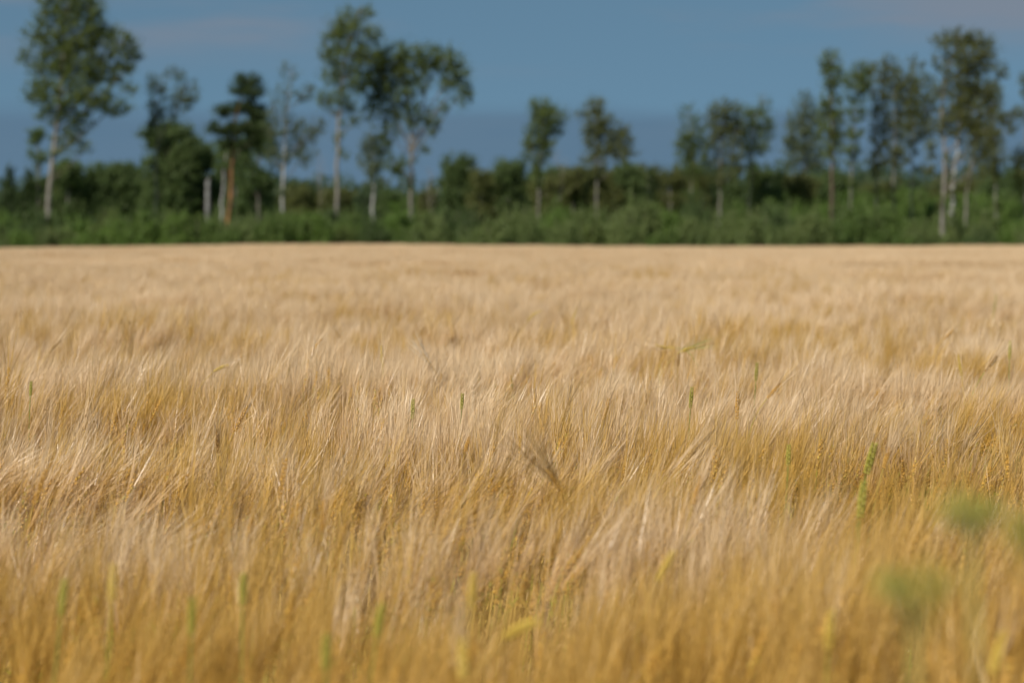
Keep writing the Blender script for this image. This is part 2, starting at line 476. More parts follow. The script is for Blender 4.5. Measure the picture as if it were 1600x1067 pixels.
tree('birch_tree', 'half-bare white birch with thin pale crown, right of the dark pine clump', 236,
     [(440, 340), (442, 285), (445, 220), (450, 160), (455, 110)], 7,
     [(452, 112, 16, 16, .28), (447, 150, 16, 20, .4), (425, 165, 10, 20, .3), (476, 150, 10, 12, .7), (485, 138, 8, 7, .8), (448, 195, 18, 22, .6), (425, 205, 12, 26, .5), (472, 215, 20, 24, .75),
      (490, 200, 14, 14, .5), (505, 192, 8, 7, .6), (455, 245, 22, 12, .7), (478, 245, 14, 14, .6), (430, 250, 12, 10, .5)],
     GR, BW, seed=4, w1=.1)
tree('aspen_tree', 'tall slim aspen with long bare pale trunk and pointed crown in the left centre', 230,
     [(526, 345), (527, 280), (529, 200), (534, 130), (545, 60), (565, 12)], 9,
     [(572, 18, 11, 13, .9), (545, 30, 20, 18, 1.0), (520, 48, 16, 18, .9), (555, 55, 32, 22, 1.1), (585, 55, 12, 12, .9), (512, 80, 14, 20, .9), (540, 88, 28, 22, 1.2), (575, 90, 18, 18, 1.1),
      (518, 118, 18, 16, 1.0), (550, 125, 26, 20, 1.2), (508, 158, 14, 14, 1.0), (528, 155, 14, 14, 1.0), (545, 165, 14, 14, .8), (556, 185, 10, 12, .7)],
     AS, BG, seed=5)
tree('spreading_tree', 'wide umbrella-shaped tree with fanned limbs, right of the slim tall aspen', 233,
     [(641, 340), (643, 280), (644, 230), (640, 190), (632, 140), (625, 100)], 9,
     [(602, 98, 26, 26, 1.5), (632, 100, 32, 28, 1.5), (665, 92, 24, 20, 1.4), (695, 95, 24, 20, 1.3), (715, 112, 18, 20, 1.3), (722, 145, 14, 20, 1.2), (700, 130, 16, 14, .9), (585, 130, 24, 26, 1.5),
      (620, 140, 28, 22, 1.4), (655, 130, 18, 18, .9), (590, 170, 20, 20, 1.3), (625, 175, 18, 16, 1.0), (645, 182, 15, 20, 1.1), (672, 185, 10, 14, 1.0), (678, 200, 9, 14, .9), (662, 228, 7, 12, .8), (690, 168, 9, 10, .8),
      (605, 205, 16, 14, 1.0), (600, 235, 14, 14, .9), (615, 258, 14, 13, 1.2), (625, 268, 9, 7, 1.0)],
     AS, BG, seed=6, forks=[(5, [(644, 235), (660, 205), (680, 175), (702, 150)]), (4, [(643, 225), (660, 170), (670, 120)]), (4, [(643, 240), (622, 190), (605, 140)])])
tree('birch_tree', 'small white-stemmed birch standing under the spreading crown of the umbrella-shaped tree', 250,
     [(583, 340), (583, 300), (583, 260), (581, 215)], 7,
     [(580, 215, 13, 16, .8), (570, 240, 12, 18, .9), (590, 238, 15, 22, .9), (580, 262, 16, 12, .9)], GR, BW, seed=7)
tree('narrow_tree', 'narrow leafy tree leaning right, alone in the middle of the horizon', 262,
     [(842, 330), (842, 280), (845, 240), (850, 190), (850, 160)], 5,
     [(846, 166, 15, 12, 1.3), (862, 182, 18, 14, 1.5), (848, 190, 16, 16, 1.5), (868, 200, 10, 12, 1.1), (838, 215, 15, 16, 1.4), (855, 218, 10, 14, 1.2), (828, 232, 10, 14, 1.2), (848, 240, 9, 14, 1.3), (843, 258, 7, 8, 1.0)],
     AS, BG, seed=8)
tree('stepped_tree', 'ragged tree with pointed top widening to the right, just right of mid-horizon', 258,
     [(932, 335), (932, 290), (932, 240), (930, 165)], 5,
     [(929, 165, 12, 12, 1.2), (915, 178, 10, 7, .8), (934, 188, 16, 14, 1.3), (928, 212, 14, 16, 1.3), (955, 206, 20, 14, 1.3), (968, 222, 16, 12, 1.2), (945, 235, 20, 12, 1.3), (975, 242, 16, 10, 1.2), (925, 248, 12, 9, 1.0)],
     OL, BG, seed=9)
tree('slender_tree', 'leftmost slender tree of the group of three, sparse at the top', 262,
     [(1080, 335), (1080, 280), (1080, 230), (1078, 175)], 4,
     [(1076, 178, 12, 14, .4), (1082, 205, 16, 16, 1.1), (1072, 230, 14, 16, 1.2), (1094, 232, 13, 18, 1.0), (1082, 255, 18, 14, 1.1)], AS, BG, seed=10)
tree('slender_tree', 'flat-topped slender tree, middle one of the group of three', 262,
     [(1124, 335), (1125, 280), (1127, 230), (1132, 175)], 5,
     [(1134, 170, 18, 12, 1.2), (1120, 180, 14, 10, 1.0), (1132, 195, 18, 16, 1.3), (1150, 205, 12, 16, 1.1), (1125, 218, 14, 14, 1.1), (1145, 235, 12, 18, 1.1), (1120, 250, 13, 16, 1.0), (1150, 265, 10, 14, 1.1)], OL, BG, seed=11)
tree('slender_tree', 'rightmost slender tree of the group of three, with a bare twig on top', 264,
     [(1171, 335), (1172, 280), (1174, 230), (1180, 180), (1196, 145)], 4,
     [(1194, 162, 9, 12, .35), (1178, 185, 20, 14, 1.1), (1165, 172, 8, 8, .5), (1196, 200, 12, 12, 1.0), (1175, 210, 22, 14, 1.1), (1190, 228, 12, 12, 1.0), (1168, 235, 9, 12, .8)], AS, BG, seed=12)
tree('pale_tree', 'pale soft-looking tree left of the dark-trunked tall tree on the right', 285,
     [(1258, 335), (1258, 290), (1258, 240), (1256, 170)], 4,
     [(1257, 165, 14, 16, .8), (1250, 190, 18, 16, .9), (1268, 192, 16, 18, .9), (1242, 218, 16, 18, 1.0), (1262, 222, 20, 18, 1.1), (1248, 248, 20, 16, 1.1), (1274, 250, 14, 16, 1.0)], GR, BG, seed=13)
tree('columnar_tree', 'tall columnar tree with thick dark lower trunk, right side', 232,
     [(1299, 352), (1299, 300), (1300, 240), (1300, 170), (1299, 95)], 9,
     [(1299, 98, 15, 16, 1.2), (1288, 110, 10, 8, .9), (1312, 108, 9, 9, .8), (1299, 125, 14, 14, 1.3), (1298, 152, 15, 16, 1.3), (1292, 178, 14, 16, 1.3), (1308, 182, 12, 16, 1.2), (1295, 208, 16, 16, 1.3), (1310, 210, 12, 16, 1.1), (1300, 235, 15, 14, 1.3)], AS, BD, seed=14)
tree('beaded_tree', 'thin tree with foliage in separate tufts up its stem, right of the columnar tree', 240,
     [(1328, 338), (1330, 280), (1333, 230), (1335, 170), (1342, 105)], 4,
     [(1344, 112, 14, 12, 1.1), (1330, 128, 16, 12, 1.2), (1350, 132, 10, 12, 1.0), (1340, 150, 12, 10, 1.1), (1336, 175, 12, 12, 1.2), (1335, 207, 10, 9, 1.4), (1334, 236, 10, 8, 1.4)], AS, BG, seed=15)
tree('open_tree', 'slim tree with open V-shaped top, left of the bushy tree by the tall birch', 243,
     [(1369, 342), (1369, 290), (1370, 230), (1368, 160), (1362, 105)], 4,
     [(1362, 112, 9, 14, 1.0), (1360, 140, 9, 12, 1.0), (1378, 120, 8, 18, .8), (1372, 168, 11, 16, 1.1), (1374, 195, 10, 12, .9), (1376, 225, 14, 16, 1.2), (1370, 250, 12, 12, 1.1), (1368, 270, 8, 9, 1.0)], OL, BG, seed=16,
     forks=[(2.5, [(1370, 190), (1376, 150), (1380, 112)])])
tree('bushy_tree', 'bushy olive tree with two thin stems, left of the big birch on the right', 243,
     [(1396, 342), (1396, 290), (1398, 230), (1398, 160), (1390, 100)], 5,
     [(1390, 105, 11, 14, 1.0), (1405, 125, 18, 16, 1.2), (1398, 150, 16, 16, 1.2), (1420, 145, 12, 16, 1.1), (1412, 175, 18, 14, 1.2), (1392, 195, 12, 12, .9), (1405, 205, 14, 14, 1.1), (1402, 240, 12, 12, 1.2), (1402, 258, 9, 8, 1.1)], OL, BG, seed=17)
tree('leaning_tree', 'brownish-green tree filling the gap just left of the big birch crown', 250,
     [(1424, 342), (1424, 290), (1426, 230), (1430, 160), (1428, 105)], 4,
     [(1429, 103, 9, 12, .9), (1440, 130, 14, 12, .9), (1432, 150, 16, 14, 1.1), (1446, 170, 16, 16, 1.2), (1430, 185, 18, 14, 1.2), (1446, 200, 14, 14, 1.1), (1428, 212, 12, 12, 1.0)], OL, BG, seed=18)
tree('birch_tree', 'tallest birch on the right with broad brownish-olive crown and grey trunk', 222,
     [(1473, 376), (1474, 320), (1477, 245), (1470, 180), (1476, 120), (1495, 70)], 9,
     [(1500, 58, 26, 12, 1.3), (1478, 68, 20, 10, 1.0), (1525, 62, 22, 12, 1.3), (1540, 80, 18, 14, 1.2), (1505, 85, 26, 16, 1.3), (1475, 95, 14, 14, .9), (1530, 105, 26, 18, 1.4), (1500, 115, 24, 18, 1.2), (1566, 112, 10, 10, .9), (1535, 140, 24, 18, 1.4),
      (1505, 148, 24, 18, 1.3), (1470, 140, 16, 16, .8), (1550, 165, 14, 18, 1.1), (1520, 175, 26, 18, 1.4), (1490, 180, 22, 16, 1.0), (1535, 205, 20, 16, 1.2), (1508, 210, 22, 16, 1.2), (1470, 205, 14, 12, .9), (1545, 235, 16, 14, 1.1), (1518, 235, 16, 12, 1.0)],
     OL, BG, seed=19)
tree('birch_tree', 'birch with bright white lower trunk right beside the tallest birch', 232,
     [(1486, 352), (1489, 300), (1495, 240), (1500, 190), (1508, 130)], 9,
     [(1510, 140, 18, 16, .8), (1496, 165, 14, 14, .7), (1512, 190, 16, 14, .8), (1455, 235, 9, 14, .8), (1452, 262, 8, 10, .8)], OL, BW, seed=20)
tree('birch_tree', 'slanting pale stem with drooping foliage behind the white-trunked birch', 244,
     [(1510, 340), (1511, 300), (1518, 262), (1526, 215), (1530, 170)], 6,
     [(1530, 200, 14, 16, .9), (1540, 222, 14, 16, .9), (1525, 250, 12, 10, .8), (1532, 265, 10, 9, .7)], OL, BG, seed=21)
tree('birch_tree', 'thin pale birch with hanging crown right of the tallest birch', 240,
     [(1556, 345), (1556, 300), (1555, 250), (1552, 200), (1550, 140)], 5,
     [(1552, 150, 11, 14, 1.0), (1556, 180, 10, 14, 1.0), (1552, 215, 13, 18, 1.1), (1556, 245, 12, 14, 1.0), (1548, 265, 10, 12, .9), (1575, 190, 10, 10, .9), (1588, 175, 8, 8, .9), (1582, 200, 6, 10, .8)], OL, BG, seed=22)
tree('edge_tree', 'tree cut off by the right edge of the frame', 243,
     [(1604, 345), (1604, 280), (1603, 200), (1604, 110)], 5,
     [(1603, 130, 9, 18, .8), (1605, 180, 12, 14, .9), (1600, 245, 14, 14, 1.1), (1596, 268, 12, 12, 1.1)], OL, BG, seed=23)


# broken snag, thin birch stem, dead saplings
def snag():
    d = 236; s = d / FPX
    b = px(323.5, 345, d); b[2] = float(ground_z(b[0], d))
    root = empty('broken_stump', b); tag(root, 'tall broken white birch stump left of the orange-trunked pine', 'tree stump')
    mb = MB()
    top = px(325, 283, d) - b
    z = np.linspace(-0.2, top[2], 12)
    c = np.stack([np.linspace(0, top[0], 12), np.zeros(12), z], 1)
    mb.tube(c, np.linspace(3.9, 3.1, 12) * s, 10, cap=False)
    k = 10; rng = np.random.default_rng(5)      # torn top
    an = np.arange(k) * 2 * math.pi / k
    ring = np.stack([top[0] + 3.1 * s * np.cos(an), 3.1 * s * np.sin(an), np.full(k, top[2])], 1)
    tip = ring * [0.9, 0.9, 1] + np.stack([np.zeros(k), np.zeros(k), rng.uniform(0.05, 0.5, k)], 1)
    mid = np.array([[top[0], 0, top[2] - 0.1]])
    mb.add(np.vstack([ring, tip, mid]), [[i, (i + 1) % k, k + i, k + i] for i in range(k)] + [[i, k + i, 2 * k, 2 * k] for i in range(k)])
    mb.build('trunk', M['bark_snag'], root, True)
    br = MB(); limb(br, (0, 0, top[2] * .6), (0.5, -0.2, top[2] * .72), .04, .015, rng)
    br.build('branch_stub', BG, root)


snag()
tree('birch_tree', 'thin pale birch stem close left of the orange pine trunk', 244,
     [(346, 338), (348, 300), (352, 250), (356, 215)], 6, [(354, 222, 12, 10, .8), (346, 240, 9, 8, .6), (362, 238, 10, 9, .7)], DP, BW, seed=31)


def dead_sapling(u, top, d, label, seed):
    rng = np.random.default_rng(seed)
    b = px(u, 340, d); b[2] = float(ground_z(b[0], d)); root = empty('dead_sapling', b); tag(root, label, 'dead tree')
    H = (px(u, top, d) - b)[2]
    mb = MB(); st = limb(mb, (0, 0, -0.1), (rng.uniform(-.4, .4), 0, H), 0.045, 0.012, rng, 0, 5, 8)
    mb.build('trunk', M['twig_dead'], root)
    br = MB()
    for i in range(26):
        z = rng.uniform(0.35, 0.95) * H; a = rng.uniform(0, 6.28); ln = (H - z) * .45 + .5
        p = np.array([np.interp(z, st[:, 2], st[:, 0]), 0, z])
        q = p + ln * np.array([math.cos(a) * .6, math.sin(a) * .6, .8])
        limb(br, p, q, .014, .007, rng, .08, 3, 4)
    tag(br.build('branches', M['twig_dead'], root), kind='stuff')


dead_sapling(503, 236, 262, 'leafless thin sapling between the half-bare birch and the slim aspen', 3)
dead_sapling(871, 232, 270, 'leafless reddish sapling between the two lone trees of mid-horizon', 4)
dead_sapling(668, 262, 262, 'leafless grey sapling just right of the umbrella-shaped tree trunk', 6)


MARK = [(75, 'the big left aspen'), (140, 'the gap after the big left aspen'), (172, 'the round-topped dark tree'), (243, 'the thin forked tree'), (285, 'the large dense dark tree'), (324, 'the broken white stump'), (358, 'the orange pine trunk'), (402, 'the dark clump right of the pine'),
        (440, 'the half-bare white birch'), (480, 'the gap after the half-bare birch'), (526, 'the slim bare-trunked aspen'), (583, 'the small white-stemmed birch'), (641, 'the umbrella-shaped tree'), (716, 'the ball-crowned tree'), (755, 'the olive tree by the ball-crowned one'), (795, 'the rounded tree left of mid-horizon'),
        (846, 'the narrow leaning tree'), (890, 'the gap between the two lone trees'), (934, 'the ragged stepped tree'), (985, 'the dark shoulder tree'), (1018, 'the narrow dark spruce'), (1080, 'the leftmost of the three slender trees'), (1126, 'the middle of the three slender trees'), (1172, 'the rightmost of the three slender trees'),
        (1215, 'the dark rounded tree by the three'), (1255, 'the pale soft tree'), (1299, 'the dark-trunked columnar tree'), (1330, 'the tufted thin tree'), (1370, 'the open V-topped tree'), (1398, 'the bushy olive tree'), (1426, 'the brownish tree by the big birch'), (1473, 'the tallest birch'), (1512, 'the slanting pale stem'),
        (1556, 'the hanging birch on the right'), (1600, 'the right edge tree')]


# denser, lower trees behind
def dense_tree(name, label, u, top, w, d, leafm, seed, conifer=False, dens=1.9):
    rng = np.random.default_rng(500 + seed)
    b = px(u, 340, d); b[2] = float(ground_z(b[0], d)); s = d / FPX
    root = empty(name, b); tag(root, label, 'tree', 'lower trees filling in behind the tall ones')
    H = (px(u, top, d) - b)[2]; W = w * s * 0.5
    tb, br, fo = MB(), MB(), MB()
    tb.tube(np.array([[0, 0, -0.2], [0, 0, H * .5], [rng.uniform(-.2, .2), 0, H * .9]]), [0.16, 0.11, 0.03], 6)
    if conifer:
        lv = 9
        for i in range(lv):
            t = (i + .5) / lv
            z = H * (0.10 + 0.88 * t); r = W * (1 - t) ** .8 + 0.15
            blob_leaves(fo, br, np.array([0, 0, z]), np.array([r, r, H * .075]), dens, 0.28, rng, np.array([0, 0, z]), 0.35, 0.3, clump=.3)
    else:
        nb = int(16 + w / 5)
        for i in range(nb):
            t = rng.uniform(0.18, 0.93) if i else 0.9
            prof = math.sqrt(max(0.05, 1 - ((t - .5) / .55) ** 2))
            a = rng.uniform(0, 6.28)
            c = np.array([math.cos(a) * W * prof * .62, math.sin(a) * W * prof * .62, H * t])
            r = W * rng.uniform(.36, .54); r = np.array([r, r, min(r * .9, H * .16)])
            c[2] = min(c[2], H - r[2])
            limb(br, (0, 0, max(.4, c[2] - W * .6)), c, .05, .02, rng)
            blob_leaves(fo, br, c, r, dens * .55, 0.25, rng, c, clump=.36)
    tb.build('trunk', BG, root, True)
    if br.n: tag(br.build('branches', M['branch'], root), kind='stuff')
    fo.build('crown', leafm, root)


DT = [('young_spruce', 'pointed dark young spruce at the far left edge', 14, 262, 60, 285, PN, True),
      ('young_spruce', 'small spruce just left of the big left aspen trunk', 44, 264, 50, 280, PN, True),
      ('leafy_tree', 'dim tree behind the left side of the big left aspen trunk', 60, 192, 38, 292, DP, False),
      ('leafy_tree', 'dark tree just right of the big left aspen trunk', 106, 248, 60, 272, DP, False),
      ('leafy_tree', 'round-topped dark tree right of the big left aspen', 172, 256, 92, 276, DP, False),
      ('leafy_tree', 'low dark tree left of the thin forked tree', 208, 268, 50, 280, OL, False),
      ('leafy_tree', 'large dense dark tree behind the thin forked tree', 266, 190, 100, 268, DP, False),
      ('leafy_tree', 'dense dark tree behind the broken white stump', 312, 222, 74, 272, DP, False),
      ('leafy_tree', 'tall dark bushy tree pressed behind the pine crown', 404, 176, 66, 258, DP, False),
      ('leafy_tree', 'dark tree filling in behind the orange pine trunk', 368, 214, 64, 266, DP, False),
      ('leafy_tree', 'low tree behind the half-bare white birch trunk', 465, 292, 60, 300, OL, False),
      ('leafy_tree', 'low tree behind the bare trunk of the slim aspen', 515, 300, 50, 300, OL, False),
      ('young_spruce', 'small far spruce right of the bare trunk of the slim aspen', 556, 292, 30, 330, PN, True),
      ('leafy_tree', 'low tree between the small white-stemmed birch and the umbrella-shaped tree', 608, 298, 46, 290, DP, False),
      ('leafy_tree', 'low olive tree right of the umbrella-shaped tree trunk', 672, 296, 46, 290, OL, False),
      ('leafy_tree', 'ball-crowned tree between the umbrella-shaped tree and mid-horizon', 716, 240, 58, 272, DP, False),
      ('leafy_tree', 'olive tree in front of the gap right of the ball-crowned tree', 752, 264, 48, 268, OL, False),
      ('leafy_tree', 'rounded tree left of the narrow leaning tree at mid-horizon', 795, 246, 62, 274, DP, False),
      ('leafy_tree', 'low olive tree right under the narrow leaning tree', 852, 274, 56, 270, OL, False),
      ('leafy_tree', 'low tree between the two lone trees of mid-horizon', 895, 262, 52, 274, OL, False),
      ('leafy_tree', 'low tree below the ragged stepped tree', 942, 262, 56, 268, OL, False),
      ('leafy_tree', 'dark shoulder tree at the right foot of the ragged stepped tree', 985, 250, 52, 270, DP, False),
      ('young_spruce', 'narrow dark spruce left of the group of three slender trees', 1016, 264, 34, 276, PN, True),
      ('leafy_tree', 'olive tree at the left foot of the group of three', 1048, 262, 46, 268, OL, False),
      ('leafy_tree', 'low tree under the leftmost of the group of three', 1092, 272, 46, 274, OL, False),
      ('leafy_tree', 'low tree under the flat-topped middle tree of the group of three', 1140, 280, 46, 274, DP, False),
      ('leafy_tree', 'dark rounded tree at the right foot of the group of three', 1198, 264, 60, 270, DP, False),
      ('leafy_tree', 'low tree under the pale soft-looking tree', 1250, 274, 60, 272, OL, False),
      ('leafy_tree', 'low tree right behind the thick dark trunk of the columnar tree', 1290, 290, 48, 276, DP, False),
      ('leafy_tree', 'dark low tree at the foot of the tree cut off by the right edge', 1588, 272, 44, 262, DP, False)]
for i, (nm, lb, u, top, w, d, lm, con) in enumerate(DT):
    dense_tree(nm, lb, u, top, w, d, lm, i, con)


def back_wood():
    rw = np.random.default_rng(55)
    for i, (u, nm) in enumerate(MARK):
        top = np.interp(u, [0, 230, 430, 470, 660, 700, 1050, 1300, 1340, 1600], [272, 268, 285, 296, 296, 268, 262, 268, 286, 284]) + rw.uniform(-6, 8)
        con = rw.uniform() < .25
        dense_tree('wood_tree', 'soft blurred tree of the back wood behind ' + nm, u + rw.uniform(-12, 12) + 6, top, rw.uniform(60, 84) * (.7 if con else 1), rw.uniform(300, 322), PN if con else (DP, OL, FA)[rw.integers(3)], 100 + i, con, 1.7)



back_wood()


# ------------------------------------------------------------------ bushes along the field edge
def bush_variant(seed, leafm_i):
    rng = np.random.default_rng(800 + seed)
    st, fo = MB(), MB()
    for i in range(15):
        a = rng.uniform(0, 6.28); q = math.sqrt(rng.uniform(0, 1))
        h = (1 - .5 * q * q) * rng.uniform(.72, 1.0)
        r = rng.uniform(.26, .40)
        c = np.array([math.cos(a) * q * .8, math.sin(a) * q * .8, max(.2, h - r * .8)])
        if rng.uniform() < .35: c[2] *= .5
        limb(st, (c[0] * .15, c[1] * .15, 0), c, .018, .007, rng, -.08, 4, 5)
        blob_leaves(fo, st, c, np.array([r, r, r * .85]), 1.25, 0.08, rng, c, .5, .72, clump=.11, twig_r=.006)
    # upright shoots breaking the outline
    for i in range(10):
        a = rng.uniform(0, 6.28); q = rng.uniform(.1, .9)
        b = np.array([math.cos(a) * q * .8, math.sin(a) * q * .8, .6 * (1 - .3 * q)]); tp = b + np.array([rng.normal() * .08, rng.normal() * .08, rng.uniform(.3, .55)])
        p = limb(st, b, tp, .008, .003, rng, 0, 3, 5)
        lp = p[rng.integers(1, 5, 26)] + rng.normal(size=(26, 3)) * .035
        leaves(fo, lp, .08, np.zeros((26, 3)), rng, .45)
    s = st.build('stems', M['branch'], None, link=False).data
    f = fo.build('foliage', M['leaf_willow'], None, link=False).data
    return s, f


BV = [bush_variant(i, 0) for i in range(8)]
BM = (M['leaf_willow'], M['leaf_fresh'], M['leaf_aspen'], M['leaf_deep'], M['leaf_bright'])
used = set()


def bush(u, top, w, d, row, fresh, i):
    rng = np.random.default_rng(3000 + i)
    b = px(u, 375, d); b[2] = float(ground_z(b[0], d)); s = d / FPX
    H = (px(u, top, d) - b)[2]; W = w * s * .5
    mk = min(MARK, key=lambda m: abs(m[0] - u)); dx = u - mk[0]
    pos = 'below' if abs(dx) < 11 else ('just left of' if dx < 0 else 'just right of')
    kind = ['field-edge willow bush', 'second-row bush', 'far thicket bush', 'farthest thicket bush'][row]
    lb = f'{kind}, {pos} {mk[1]}'
    if lb in used:
        lb = f'{kind}, {"lower" if row == 0 else "further"} one {pos} {mk[1]}'
    used.add(lb)
    root = empty('willow_bush', b); tag(root, lb, 'bush', ['bushes along the field edge', 'bushes of the second row', 'bushes of the far thicket', 'bushes at the back of the thicket'][row])
    sm, fm = BV[i % 8]
    for nm, me in (('stems', sm), ('foliage', fm)):
        o = bpy.data.objects.new(nm, me); o.parent = root; COL.objects.link(o); o['kind'] = 'stuff'
        if nm == 'foliage':
            o.material_slots[0].link = 'OBJECT'; o.material_slots[0].material = BM[fresh]
    root.scale = (W / .95, W / .95 * .9, H / 1.12)
    root.rotation_euler = (0, 0, rng.uniform(0, 6.28))


rb = np.random.default_rng(77)
i = 0
for u in np.arange(-20, 1640, 50):
    uu = u + rb.uniform(-10, 10)
    bush(uu, rb.uniform(318, 358) - (8 if 740 < uu < 1000 else 0), rb.uniform(58, 92), rb.uniform(214.5, 218.5), 0, int(rb.choice([0, 0, 1, 2, 3, 4, 4])), i); i += 1
for u in np.arange(-10, 1640, 58):
    uu = u + rb.uniform(-14, 14)
    t = np.interp(uu, [0, 300, 500, 700, 850, 1000, 1150, 1250, 1600], [318, 322, 320, 310, 304, 306, 300, 320, 326]) + rb.uniform(-9, 10)
    bush(uu, t, rb.uniform(66, 104), rb.uniform(222, 229), 1, int(rb.choice([0, 1, 2, 3, 3, 4])), i); i += 1
for u in np.arange(1215, 1640, 34):
    uu = u + rb.uniform(-8, 8)
    bush(uu, rb.uniform(302, 318), rb.uniform(60, 84), rb.uniform(246, 262), 2, int(rb.choice([0, 1, 1])), i); i += 1

for u in np.arange(1205, 1640, 30):
    uu = u + rb.uniform(-8, 8)
    bush(uu, rb.uniform(287, 297), rb.uniform(60, 84), rb.uniform(278, 300), 3, int(rb.choice([0, 1, 1])), i); i += 1


# undergrowth and far wood: masses nobody could count
def undergrowth():
    rng = np.random.default_rng(12)
    n = 42000
    d = 213 + 130 * rng.uniform(0, 1, n) ** 1.6
    x = rng.uniform(-.235, .235, n) * d
    h = 0.15 + .8 * sstep((d - 222) / 12) * (0.6 + .5 * noise2(x, d, 3.0, 1)) + 1.6 * sstep((d - 250) / 40)
    z = ground_z(x, d) + rng.uniform(0, 1, n) ** .8 * h
    mb = MB(); leaves(mb, np.stack([x, d, z], 1), 0.34, np.zeros((n, 3)), rng, .4, .3)
    o = mb.build('undergrowth', M['leaf_fresh'])
    tag(o, 'tangled green undergrowth between the bushes and tree trunks', 'undergrowth', kind='stuff')


def far_wood():
    rng = np.random.default_rng(13)
    mb, tr = MB(), MB()
    n = 640
    d = rng.uniform(430, 600, n); x = rng.uniform(-.25, .25, n) * d
    for q in range(n):
        h = rng.uniform(5.5, 10.0) * (1.0 + .12 * float(noise2(x[q], d[q], 30., 2))); g = float(ground_z(x[q], d[q])); con = rng.uniform() < .4
        m = 120
        t = rng.uniform(.12, 1, m) ** .9
        rad = (h * .2 * (1 - t) + .15) if con else h * .27 * np.sqrt(np.clip(1 - ((t - .55) / .5) ** 2, .02, 1))
        a = rng.uniform(0, 6.28, m); rr = rad * np.sqrt(rng.uniform(0.2, 1, m))
        c = np.stack([x[q] + np.cos(a) * rr, d[q] + np.sin(a) * rr, g + t * h], 1)
        leaves(mb, c, .7, np.stack([np.cos(a), np.sin(a), 0 * a], 1), rng, .6)
        mb.tube([[x[q], d[q], g - .2], [x[q], d[q], g + h * .8]], [.14, .04], 4, 1, False)
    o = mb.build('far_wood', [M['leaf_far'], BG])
    tag(o, 'low dark wood along the horizon far behind the standing trees', 'wood', kind='stuff')


undergrowth()
far_wood()


# ------------------------------------------------------------------ barley
def centre_line(h, bend, ear, lean=0.03, start=0.62):
    """stem + ear centre line in the local xz plane, bending towards +x"""
    n = 15
    s = np.r_[np.linspace(0, h, 10), h + np.linspace(ear / 5, ear, 5)]
    th = lean + bend * sstep((s / (h + ear) - start) / (1 - start))
    x = np.zeros(n); z = np.zeros(n)
    for k in range(1, n):
        t = (th[k] + th[k - 1]) / 2; ds = s[k] - s[k - 1]
        x[k] = x[k - 1] + math.sin(t) * ds; z[k] = z[k - 1] + math.cos(t) * ds
    return np.stack([x, np.zeros(n), z], 1), th


def ear_mesh(mb, am, p0, p1, p2, rng, nodes, gl, gw, awn, aw, spread, nawn, mat=0, amat=0, rows=4):
    """grains round the quadratic ear axis p0-p1-p2; awns from the grain tips into am"""
    P = lambda t: p0 * (1 - t) ** 2 + 2 * p1 * t * (1 - t) + p2 * t * t
    T = lambda t: unit((p1 - p0) * (1 - t) + (p2 - p1) * t)
    tips = []
    for k in range(nodes):
        t = (k + .3) / nodes; c = P(t); ax = T(t)
        sd_ = unit(np.cross(ax, [0.2, 1, 0.1])); fr = np.cross(sd_, ax)
        taper = 1 - .35 * abs(t - .4) / .6
        for q in range(rows):
            if rows == 3: an = (k % 2) * math.pi + (-1.0, 0, 1.0)[q]
            elif rows == 4: an = (k % 2) * math.pi + (-.9, .9, 0, math.pi)[q]
            else: an = (k % 2) * math.pi + (-.55, .55)[q % 2]
            o = (sd_ * math.cos(an) + fr * math.sin(an))
            dr = unit(ax + o * .34)
            b = c + o * gw * .25; m = b + dr * gl * .45 * taper; e = b + dr * gl * taper
            w1 = unit(np.cross(dr, o)) * gw * .5 * taper; w2 = o * gw * .42 * taper
            mb.add(np.array([b, m + w1, m + w2, m - w1, m - w2, e]), [[0, 1, 2, 2], [0, 2, 3, 3], [0, 3, 4, 4], [0, 4, 1, 1], [5, 2, 1, 1], [5, 3, 2, 2], [5, 4, 3, 3], [5, 1, 4, 4]], mat)
            tips.append((e, ax, o, t))
    if nawn:
        sel = rng.permutation(len(tips))[:nawn] if nawn < len(tips) else np.r_[np.arange(len(tips)), rng.integers(0, len(tips), nawn - len(tips))]
        for k in sel:
            e, ax, o, t = tips[k]
            dr = unit(ax + o * rng.uniform(.3, 1.0) * spread + rng.normal(size=3) * spread * .35)
            ln = awn * rng.uniform(.75, 1.1) * (1.08 - .2 * t)
            side = unit(np.cross(dr, rng.normal(size=3))); cv = np.cross(side, dr) * ln * rng.normal() * .05
            a, b, c = e, e + dr * ln * .5 + cv, e + dr * ln
            w = side * aw * .5
            am.add(np.array([a - w, a + w, b - w * .75, b + w * .75, c]), [[0, 1, 3, 2], [2, 3, 4, 4]], amat)


def blade(mb, p, az, ln, w, droop, rng, mat=0):
    n = 6; t = np.linspace(0, 1, n)
    th = .35 + droop * t
    r = np.r_[0, np.cumsum(np.sin((th[1:] + th[:-1]) / 2))] * ln / (n - 1); z = np.r_[0, np.cumsum(np.cos((th[1:] + th[:-1]) / 2))] * ln / (n - 1)
    c = p + np.stack([r * math.cos(az), r * math.sin(az), z], 1)
    tw = az + math.pi / 2 + rng.uniform(-.5, .5)
    sd_ = np.array([math.cos(tw), math.sin(tw), .2]) * w * .5
    wd = np.sin(np.clip(t * .9 + .12, 0, 1) * math.pi)[:, None]
    v = np.stack([c - sd_ * wd, c + sd_ * wd], 1).reshape(-1, 3)
    mb.add(v, [[2 * k, 2 * k + 1, 2 * k + 3, 2 * k + 2] for k in range(n - 1)], mat)


